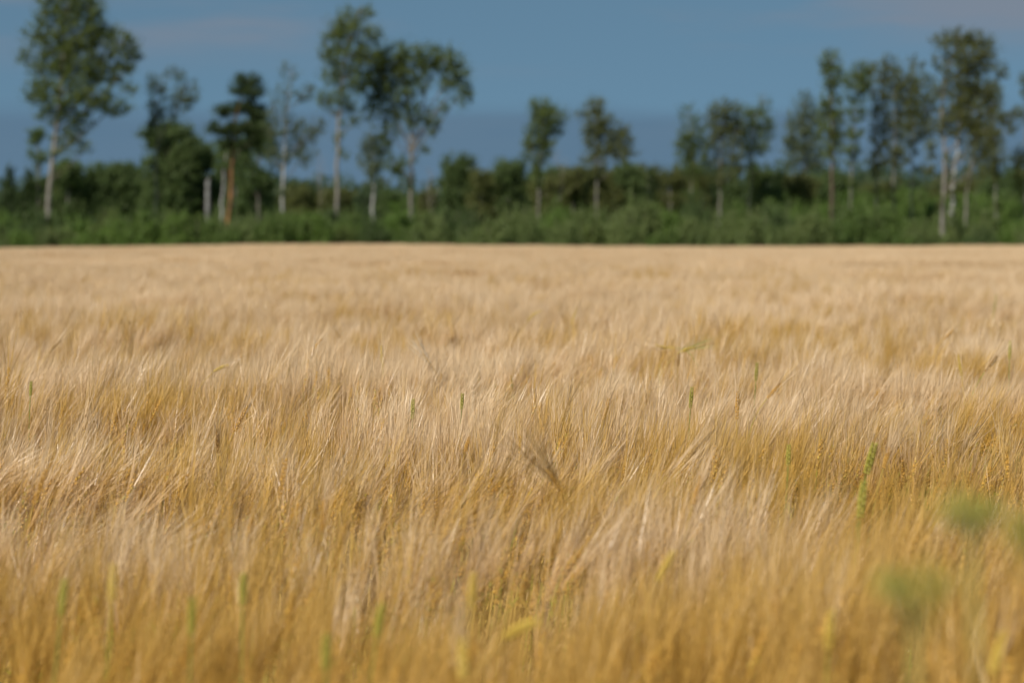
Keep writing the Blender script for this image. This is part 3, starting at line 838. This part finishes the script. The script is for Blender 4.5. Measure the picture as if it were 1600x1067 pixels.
def barley(seed, bend, h=0.64, ear=.075, awn=.15, nodes=11, nawn=40, aw=.0011, gw=.0052, spread=.2, leaves_n=2, stem_r=.0016, rows=4, lean=.03, split=False, off=None, into=None, gl=None):
    rng = np.random.default_rng(6000 + seed)
    cl, th = centre_line(h, bend, ear, lean)
    if off is not None:
        ca, sa = math.cos(off[2]), math.sin(off[2])
        rot = np.array([[ca, -sa, 0], [sa, ca, 0], [0, 0, 1]]); tr = np.array([off[0], off[1], 0])
    st, er, am, bl = (MB() for _ in range(4)) if into is None else into
    cl2 = cl if off is None else cl @ rot.T + tr
    st.tube(cl2[:10:1] if into is None else cl2[[0, 5, 9]], np.linspace(stem_r, stem_r * .6, 10) if into is None else stem_r, 4 if into is None else 3, 0, False)
    ear_mesh(er, am, cl2[9], cl2[12], cl2[14], rng, nodes, gl or (.0115 if into is None else .02), gw, awn, aw, spread, nawn, rows=rows)
    for k in range(leaves_n):
        z = rng.uniform(.35, .8) * h
        p = np.array([np.interp(z, cl2[:10, 2], cl2[:10, 0]), np.interp(z, cl2[:10, 2], cl2[:10, 1]), z])
        blade(bl, p, rng.uniform(0, 6.28), rng.uniform(.12, .2), rng.uniform(.006, .010), rng.uniform(.9, 2.2), rng)
    return st, er, am, bl


def merge(parts, name, awn='awn'):
    mb = MB()
    for k, p in enumerate(parts):
        if p.n == 0: continue
        for v, f in zip(p.v, [None] * len(p.v)): pass
        v = np.concatenate(p.v); f = np.concatenate([q if q.shape[1] == 4 else np.c_[q, q[:, 2]] for q in p.f])
        mb.add(v, f, k)
    return mb.build(name, [M['stalk'], M['ear'], M[awn], M['blade']], None, link=False)


BENDS = [.10, .22, .36, .5, .68, .9, 1.25, 1.75]
near_parts = [barley(k, b, h=.635 + .012 * (k % 3)) for k, b in enumerate(BENDS)]
near_parts += [barley(20 + k, b, h=.63 + .014 * (k % 3), spread=.26) for k, b in enumerate(BENDS)]


def near_patch(seed, bend, n=24, rad=.25, nawn=20, aw=.0015, nodes=9, awn='awn'):
    """a handful of plants growing together"""
    rng = np.random.default_rng(4400 + seed)
    P = tuple(MB() for _ in range(4))
    lift = rng.uniform(-.06, .06)
    for k in range(n):
        q = rad * math.sqrt(rng.uniform()); a = rng.uniform(0, 6.28)
        stray = rng.uniform() < .10
        off = (q * math.cos(a), q * math.sin(a), rng.uniform(0, 6.28) if stray else rng.normal() * .5)
        b = max(.02, bend + rng.normal() * .18) if not stray else rng.uniform(.1, 1.6)
        hh = .64 * (1 + rng.normal() * .06 + lift * .4)
        barley(seed * 60 + k, b, h=hh, nodes=nodes, nawn=nawn, aw=aw, gw=.0064, spread=rng.uniform(.16, .32), awn=rng.uniform(.15, .20), leaves_n=2, stem_r=.0017, rows=3, off=off, into=P, gl=.0125)
    return merge(P, 'barley_source', awn)


NB = [.12, .24, .36, .50, .66, .85, 1.1]
near_src = [near_patch(k, b) for k, b in enumerate(NB)] + [near_patch(30 + k, b, nawn=17, awn='awn_gold') for k, b in enumerate(NB)]
mid_src = [near_patch(60 + k, b, 20, .30, 20, .0020, 6) for k, b in enumerate(NB)] + [near_patch(80 + k, b, 20, .30, 18, .0020, 6, 'awn_gold') for k, b in enumerate(NB)]


def patch(seed, bend):
    rng = np.random.default_rng(400 + seed)
    P = tuple(MB() for _ in range(4))
    for k in range(16):
        off = (rng.uniform(-.3, .3), rng.uniform(-.3, .3), rng.normal() * .35)
        barley(seed * 40 + k, bend * rng.uniform(.7, 1.35), h=.64 * rng.uniform(.95, 1.05), nodes=5, nawn=16, aw=.0034, gw=.009, leaves_n=1, stem_r=.003, rows=2, off=off, into=P)
    return merge(P, 'barley_patch_source')


far_src = [patch(k, b) for k, b in enumerate([.2, .36, .5, .7, .95, .45])]


def scatter_object(name, pts, rot, scl, vid, srcs, label):
    me = bpy.data.meshes.new(name); me.from_pydata(pts.tolist(), [], [])
    a = me.attributes.new('rot', 'FLOAT_VECTOR', 'POINT'); a.data.foreach_set('vector', rot.astype(np.float32).ravel())
    a = me.attributes.new('scl', 'FLOAT_VECTOR', 'POINT'); a.data.foreach_set('vector', scl.astype(np.float32).ravel())
    a = me.attributes.new('vid', 'INT', 'POINT'); a.data.foreach_set('value', vid.astype(np.int32))
    o = bpy.data.objects.new(name, me); COL.objects.link(o)
    tag(o, label, 'barley crop', kind='stuff')
    c = bpy.data.collections.new(name + '_sources')
    for s_ in srcs: c.objects.link(s_)
    ng = bpy.data.node_groups.new(name, 'GeometryNodeTree')
    ng.interface.new_socket('Geometry', in_out='INPUT', socket_type='NodeSocketGeometry')
    ng.interface.new_socket('Geometry', in_out='OUTPUT', socket_type='NodeSocketGeometry')
    N = lambda t: ng.nodes.new(t); L = ng.links.new
    gi, go = N('NodeGroupInput'), N('NodeGroupOutput')
    m2p = N('GeometryNodeMeshToPoints'); L(gi.outputs[0], m2p.inputs[0])
    ci = N('GeometryNodeCollectionInfo'); ci.inputs[0].default_value = c; ci.inputs['Separate Children'].default_value = True; ci.inputs['Reset Children'].default_value = True
    ip = N('GeometryNodeInstanceOnPoints'); L(m2p.outputs[0], ip.inputs['Points']); L(ci.outputs[0], ip.inputs['Instance'])
    ip.inputs['Pick Instance'].default_value = True

    def attr(nm, ty):
        n = N('GeometryNodeInputNamedAttribute'); n.data_type = ty; n.inputs[0].default_value = nm
        return n.outputs[0]
    L(attr('vid', 'INT'), ip.inputs['Instance Index'])
    e2r = N('FunctionNodeEulerToRotation'); L(attr('rot', 'FLOAT_VECTOR'), e2r.inputs[0]); L(e2r.outputs[0], ip.inputs['Rotation'])
    L(attr('scl', 'FLOAT_VECTOR'), ip.inputs['Scale'])
    L(ip.outputs[0], go.inputs[0])
    md = o.modifiers.new('scatter', 'NODES'); md.node_group = ng
    return o


def crop_state(x, y, rng):
    """lean, direction and height of the crop at a spot: wind-combed clumps"""
    n = len(x)
    az = 0.15 + 1.1 * noise2(x, y, 1.3, 1) + .5 * noise2(x, y, .5, 2) + rng.normal(size=n) * .4
    b = .36 + .32 * noise2(x, y, .9, 4) + .24 * noise2(x, y, .33, 5) + rng.normal(size=n) * .08
    hs = .98 + .07 * noise2(x, y, 1.4, 6) + .06 * noise2(x, y, .6, 7) + .045 * noise2(x, y, .28, 8) + rng.normal(size=n) * .02
    return az, b, hs


def ring_points(d0, d1, per, rng, margin=.6):
    a = .235
    area = a * (d1 * d1 - d0 * d0) + 2 * margin * (d1 - d0)
    n = int(area * per * 1.05)
    w1 = a * d1 + margin
    y = rng.uniform(d0, d1, n * 2); x = rng.uniform(-w1, w1, n * 2)
    k = np.abs(x) < a * y + margin
    x, y = x[k], y[k]
    m = min(len(x), int(area * per))
    return x[:m], y[:m]


rf = np.random.default_rng(21)
nb = np.array(NB)


def crop(name, rings, srcs, label, two, lo):
    xs, ys = [], []
    for d0, d1, per in rings:
        a_, b_ = ring_points(d0, d1, per, rf, 1.0)
        xs.append(a_); ys.append(b_)
    X, Y = np.concatenate(xs), np.concatenate(ys)
    az, bd, hs = crop_state(X, Y, rf)
    vid = np.abs(bd[:, None] - nb[None, :]).argmin(1)
    # riper, paler heads out in the field; a golden, less bleached headland close to the camera and golden patches
    gold = np.clip(.10 + .95 * sstep((5.6 - Y) / 2.6) + .8 * sstep((noise2(X * .6, Y, .9, 12) + .6 * noise2(X, Y, .45, 13) + .05) / .6) * sstep((24 - Y) / 16), 0, .94)
    vid = vid + 7 * (rf.uniform(size=len(X)) < gold)
    n = len(X)
    rot = np.stack([rf.normal(size=n) * .05, rf.normal(size=n) * .05, az], 1)
    scatter_object(name, np.stack([X, Y, ground_z(X, Y)], 1), rot, np.stack([hs, hs, hs], 1), vid, srcs, label)


crop('barley_crop', ((3.1, 4.2, 9.5), (4.2, 6, 11), (6, 13, 11.5)), near_src, 'ripe golden barley filling the near field', True, 0)
crop('middle_barley_crop', ((13, 24, 12), (24, 42, 8)), mid_src, 'ripe golden barley filling the middle of the field', True, 0)
# the nearest plants in view are single objects
X = rf.uniform(-.8, .8, 2000); Y = rf.uniform(2.65, 3.9, 2000)
k_ = np.abs(X) < .205 * Y
X, Y = X[k_][:240], Y[k_][:240]
az, bd, hs = crop_state(X, Y, rf)
vid = np.abs(bd[:, None] - np.array(BENDS)[None, :]).argmin(1) + 8 * (rf.uniform(size=len(X)) < .5)
Zg = ground_z(X, Y)
rot = np.stack([rf.normal(size=len(X)) * .05, rf.normal(size=len(X)) * .05, az], 1)
scl = np.stack([hs, hs, hs], 1)
first = range(len(X))
x2, y2 = ring_points(41.5, EDGE, 4.2, rf, 4.0)
az2, bd2, hs2 = crop_state(x2 * .35, y2 * .35, rf)
fb = np.array([.2, .36, .5, .7, .95, .45]); v2 = np.abs(bd2[:, None] - fb[None, :]).argmin(1)
scatter_object('distant_barley_crop', np.stack([x2, y2, ground_z(x2, y2)], 1), np.stack([0 * x2, 0 * x2, az2], 1),
               np.stack([hs2, hs2, hs2], 1), v2, far_src, 'pale distant barley running back to the bushes')

# single foreground plants
pm = []
for k, p in enumerate(near_parts):
    st, er, am, bl = p
    pm.append([(nm, q.build(nm, M[mt], None, link=False).data) for nm, q, mt in (('stem', st, 'stalk'), ('ear', er, 'ear'), ('awns', am, 'awn_gold'), ('leaves', bl, 'blade'))])
for k in first:
    root = empty('barley_plant', (X[k], Y[k], Zg[k]))
    root.rotation_euler = rot[k]; root.scale = scl[k]
    tag(root, 'ripe blurred barley plant in the nearest rows at the bottom of the photo', 'barley', 'nearest barley plants')
    ear_o = None
    for nm, me in pm[vid[k]]:
        o = bpy.data.objects.new(nm, me); COL.objects.link(o)
        o.parent = ear_o if nm == 'awns' else root
        if nm == 'ear': ear_o = o
        if nm == 'awns': o['kind'] = 'stuff'


# ------------------------------------------------------------------ ears that stand out
def single_ear(u, v, ang, lpx, tone, label, wheat=False, awn=.12, nawn=26, spread=.22, hh=.44, awn_tone=None, name=None, cat=None, aw=.0013, seed=0, nod=0.0, fat=1.0):
    """ear whose middle shows at photo (u, v); ang: degrees from upright, clockwise; lpx: ear length in photo pixels"""
    rng = np.random.default_rng(9000 + seed)
    hh = .497 + (hh - .44) * .4
    d = hh * FPX / (v - HOR)
    s = d / FPX
    c = px(u, v, d)
    ln = lpx * s
    a = math.radians(ang)
    dv = np.array([math.sin(a), rng.uniform(-.25, .15), math.cos(a)]); dv = unit(dv)
    p0 = c - dv * ln / 2; p2 = c + dv * ln / 2; p1 = c + np.array([-math.cos(a), 0, math.sin(a)]) * ln * nod
    bx = p0[0] - dv[0] * .12 + rng.normal() * .02; by = d - dv[1] * .1
    g = float(ground_z(bx, by)); base = np.array([bx, by, g])
    nm = name or ('wheat_plant' if wheat else 'barley_plant')
    root = empty(nm, base); tag(root, label, cat or ('wheat' if wheat else 'barley'), 'ears standing out from the crop')
    p0, p1, p2 = p0 - base, p1 - base, p2 - base
    st, er, am, bl = (MB() for _ in range(4))
    t0 = unit(p1 - p0); q = p0 - t0 * min(.16, p0[2] * .3); B = np.zeros(3)
    tt = np.linspace(0, 1, 12)[:, None]
    m1 = np.array([B[0], B[1], p0[2] * .55])
    stp = (1 - tt) ** 3 * B + 3 * (1 - tt) ** 2 * tt * m1 + 3 * (1 - tt) * tt ** 2 * q + tt ** 3 * p0
    gr = tone == 'green'
    st.tube(stp, np.linspace(.002, .0013, 12), 5, 0, False)
    nodes = 10
    gl = ln / nodes * (1.75 if wheat else 1.6); gw = (.0072 if wheat else .0062) * fat
    ear_mesh(er, am, p0, p1, p2, rng, nodes, gl, gw, awn, aw, spread, nawn, rows=4)
    blade(bl, stp[6], rng.uniform(0, 6.28), .18, .009, 1.6, rng); blade(bl, stp[4], rng.uniform(0, 6.28), .18, .009, 1.9, rng)
    st.build('stem', M['stalk_green'] if gr else M['stalk'], root, True)
    e = er.build('ear', M['ear_' + tone], root)
    if am.n: tag(am.build('awns', M['awn_' + awn_tone] if awn_tone else (M['awn_green'] if gr else M['awn']), e), kind='stuff')
    bl.build('leaves', M['stalk_green'] if gr else M['blade'], root)


EARS = [
    # u, v, angle, length, tone, label, options
    (1360, 718, 14, 52, 'green', 'yellow-green wheat ear standing highest of the sharp ears, on the right', dict(wheat=True, nawn=0, hh=.36, fat=1.6)),
    (1347, 782, 6, 58, 'green', 'pale green wheat ear directly below the highest green ear', dict(wheat=True, nawn=0, hh=.44, fat=1.45)),
    (1040, 541, -82, 30, 'yellow', 'golden ear bent over flat to the left, above the middle right', dict(nawn=22, awn=.10, hh=.36, nod=.12)),
    (1072, 548, 68, 32, 'yellow', 'golden bearded ear bent to the right beside the flat-lying one', dict(nawn=30, awn=.13, hh=.365, nod=.1, awn_tone='green')),
    (1060, 563, 4, 22, 'brown', 'short brownish ear under the two bent golden ears', dict(nawn=10, hh=.38)),
    (1182, 582, 3, 30, 'green', 'upright light green ear right of the bent golden pair', dict(wheat=True, nawn=0, hh=.40)),
    (1080, 622, 4, 34, 'green', 'olive green ear below the bent golden pair', dict(wheat=True, nawn=0, hh=.42)),
    (1152, 634, 2, 46, 'orange', 'upright orange ear below the light green ear', dict(nawn=14, hh=.43)),
    (1209, 611, 42, 32, 'orange', 'small golden ear tilted right, beside the upright orange one', dict(nawn=22, hh=.41)),
    (947, 640, 14, 36, 'orange', 'orange-gold ear tilted slightly right near the middle of the field', dict(nawn=22, hh=.43)),
    (886, 638, 16, 28, 'tan', 'faded ear left of the orange-gold ear near the middle', dict(nawn=22, hh=.42)),
    (1554, 480, 6, 40, 'green', 'thin tall green stem tip near the right edge, far up the field', dict(wheat=True, nawn=0, hh=.33, fat=.7)),
    (1578, 548, 3, 30, 'green', 'green ear at the right edge below the thin green tip', dict(wheat=True, nawn=0, hh=.38)),
    (1548, 569, 38, 32, 'brown', 'brownish ear tilted right near the right edge', dict(nawn=22, hh=.39)),
    (1500, 572, -8, 34, 'yellow', 'yellowish ear left of the tilted brownish ear by the right edge', dict(nawn=22, hh=.39)),
    (1482, 523, 48, 22, 'orange', 'tiny orange ear tilted right, high on the right of the field', dict(nawn=16, hh=.36)),
    (836, 494, 55, 30, 'yellow', 'yellow ear arching over to the right, high in mid-field', dict(nawn=20, hh=.33, nod=.2)),
    (897, 494, 18, 30, 'yellow', 'yellow ear beside the arching one, high in mid-field', dict(nawn=20, hh=.335)),
    (48, 608, 3, 24, 'green', 'small green ear near the left edge', dict(wheat=True, nawn=0, hh=.41)),
    (645, 640, 2, 32, 'green', 'grey-green ear left of the field centre', dict(wheat=True, nawn=0, hh=.43)),
    (722, 628, 4, 26, 'green', 'olive ear just left of the field centre, right of the grey-green one', dict(wheat=True, nawn=0, hh=.42)),
    (345, 576, 66, 26, 'yellow', 'golden ear lying to the right in the left field', dict(nawn=18, hh=.39, nod=.12)),
    (490, 546, 36, 40, 'orange', 'orange ear tilted right in the upper left field', dict(nawn=24, hh=.37)),
    (85, 542, 40, 28, 'brown', 'dull ear tilted right in the upper far left field', dict(nawn=22, hh=.37)),
    (597, 558, -4, 36, 'yellow', 'greenish-yellow ear left of the white awn fan', dict(nawn=20, hh=.375)),
    (375, 656, 26, 44, 'orange', 'golden ear tilted right above the dark ear on the left', dict(nawn=24, hh=.44)),
    (340, 690, 0, 40, 'brown', 'upright dark orange ear in the left field', dict(nawn=14, hh=.45)),
    (730, 694, 16, 26, 'orange', 'short rusty ear right of the left field centre', dict(nawn=10, hh=.45)),
    (62, 762, 20, 60, 'orange', 'large golden ear tilted right near the lower left edge', dict(nawn=20, hh=.47)),
    (442, 750, 8, 66, 'orange', 'long upright golden ear in the lower left field', dict(nawn=20, hh=.47)),
    (506, 806, 5, 54, 'orange', 'golden ear right of and below the long upright one', dict(nawn=20, hh=.48)),
    (1080, 707, 34, 40, 'tan', 'pale straw ear tilted right below the middle right', dict(nawn=20, hh=.45)),
    (1050, 731, 34, 32, 'tan', 'second pale straw ear lower left of the tilted one', dict(nawn=20, hh=.46)),
    (1385, 716, 16, 34, 'orange', 'golden ear close right of the highest green wheat ear', dict(nawn=20, hh=.45)),
    (1232, 712, 2, 34, 'green', 'pale green ear left of the highest green wheat ear', dict(wheat=True, nawn=0, hh=.45)),
    (1090, 766, 18, 50, 'orange', 'orange ear below the pale straw ears', dict(nawn=22, hh=.47)),
    (380, 922, 2, 52, 'green', 'dark green blurred ear in the lower left foreground', dict(wheat=True, nawn=0, hh=.48, fat=1.1)),
    (176, 912, 3, 60, 'yellow', 'pale yellow blurred ear left of the dark green one', dict(nawn=10, hh=.44, fat=1.55)),
    (593, 970, 10, 56, 'green', 'light green blurred ear left of the bottom middle', dict(wheat=True, nawn=0, hh=.48, fat=1.1)),
    (510, 1020, 2, 60, 'green', 'yellow-green blurred ear near the bottom, left of the light green one', dict(wheat=True, nawn=0, hh=.48, fat=1.1)),
    (1297, 985, 3, 66, 'yellow', 'yellow blurred ear at the bottom, left of the green umbel', dict(nawn=12, hh=.44, fat=1.55)),
    (815, 985, 65, 60, 'yellow', 'yellow blurred ear bent right at the bottom middle', dict(nawn=0, hh=.44, fat=1.55, nod=.15)),
    (724, 1030, 0, 66, 'yellow', 'yellow blurred ear at the very bottom middle', dict(nawn=12, hh=.44, fat=1.55)),
    (98, 935, 6, 60, 'green', 'yellow-green blurred ear near the lower left corner', dict(wheat=True, nawn=0, hh=.48, fat=1.1)),
    (738, 925, 4, 60, 'yellow', 'yellowish blurred ear above the bottom middle one', dict(nawn=10, hh=.44, fat=1.4)),
    (1040, 885, 28, 56, 'yellow', 'yellow blurred ear tilted right in the lower right foreground', dict(nawn=12, hh=.44, fat=1.3)),
    (1560, 1020, 14, 70, 'yellow', 'yellow blurred ear in the lower right corner', dict(nawn=10, hh=.44, fat=1.5)),
    (1215, 950, -4, 60, 'orange', 'ochre blurred ear left of the yellow one by the green umbel', dict(nawn=12, hh=.45, fat=1.4)),
    (300, 965, 3, 62, 'green', 'grey-green blurred ear below and left of the dark green one', dict(wheat=True, nawn=0, hh=.48, fat=1.0)),
]
for k, (u, v, an, ln, tone, lb, kw) in enumerate(EARS):
    single_ear(u, v, an, ln, tone, lb, seed=k, **kw)
# awn fans
single_ear(868, 752, -34, 46, 'orange', 'dark brush of awns fanning up to the left in mid-field', nawn=56, awn=.23, spread=.42, hh=.47, awn_tone='dark', seed=101, aw=.0013)
single_ear(203, 560, -6, 34, 'brown', 'dark upright brush of awns in the upper left field', nawn=50, awn=.17, spread=.36, hh=.46, awn_tone='dark', seed=102, aw=.0013)
single_ear(668, 562, -36, 26, 'tan', 'whitish fan of awns spreading up left, above the field centre', nawn=24, awn=.15, spread=.34, hh=.42, awn_tone='white', seed=103, aw=.002)


# ------------------------------------------------------------------ blurred green umbels close to the camera
def umbel_weed(u, v, wpx, hpx, d, label, seed, low=None):
    rng = np.random.default_rng(700 + seed)
    c = px(u, v, d); s = d / FPX
    g = float(ground_z(c[0], d)); base = np.array([c[0] + .012, d, g])
    root = empty('umbel_weed', base); tag(root, label, 'weed', 'green umbels close to the camera')
    j = c - base + np.array([.004, 0, -hpx * s * .62])
    st, ra, fl, lf = (MB() for _ in range(4))
    tt = np.linspace(0, 1, 9)[:, None]
    sp = np.array([0, 0, 0]) * (1 - tt) + j * tt + np.concatenate([np.sin(tt * 3.1) * .01, 0 * tt, 0 * tt], 1)
    st.tube(sp, np.linspace(.0034, .0020, 9), 6, 0, False)
    for k in range(16):
        a = rng.uniform(0, 6.28); q = math.sqrt(rng.uniform(.02, 1))
        e = j + np.array([math.cos(a) * q * wpx * s * .5, math.sin(a) * q * wpx * s * .5, hpx * s * (1.15 - .35 * q * q) * rng.uniform(.45, 1.05)])
        limb(ra, j, e, .0009, .0006, rng, .1, 4, 5)
        n = 16
        p = e + rng.normal(size=(n, 3)) * np.array([.005, .005, .003])
        leaves(fl, p, .0045, np.zeros((n, 3)), rng, .7)
        for m in range(5):
            limb(ra, e - [0, 0, .004], p[m], .0005, .0004, rng, 0, 3, 3)
    for k in range(9):       # thread-like bracts under the umbel
        a = k * .7; e = j + np.array([math.cos(a) * .022, math.sin(a) * .022, -.006 + rng.uniform(0, .01)])
        limb(ra, j, e, .0007, .0003, rng, .1, 3, 4)
    for z, az_ in ((.62, .4), (.5, 2.6), (.78, 4.6), (.7, 1.6)):      # feathery leaves
        p = sp[int(z * 8)]; e = p + np.array([math.cos(az_) * .09, math.sin(az_) * .06, .07])
        q = limb(lf, p, e, .0012, .0006, rng, -.15, 4, 8)
        for w in q[2:]:
            for m in range(7):
                e2 = w + rng.normal(size=3) * .016
                limb(lf, w, e2, .0006, .0004, rng, 0, 3, 3)
                leaves(lf, e2 + rng.normal(size=(5, 3)) * .004, .006, np.zeros((5, 3)), rng, .35)
    st.build('stem', M['weed_stalk'], root, True)
    r_ = ra.build('rays', M['weed_stalk'], root)
    tag(fl.build('florets', M['umbel'], r_), kind='stuff')
    lf.build('leaves', M['umbel'], root)


umbel_weed(1416, 915, 108, 92, 1.45, 'blurred green umbel on a thick stem, lower of the two at bottom right', 1)
umbel_weed(1507, 800, 96, 40, 1.5, 'blurred flat green umbel, upper of the two on the right', 2)
umbel_weed(1612, 835, 70, 70, 1.4, 'blurred green umbel half cut off by the right edge', 3)
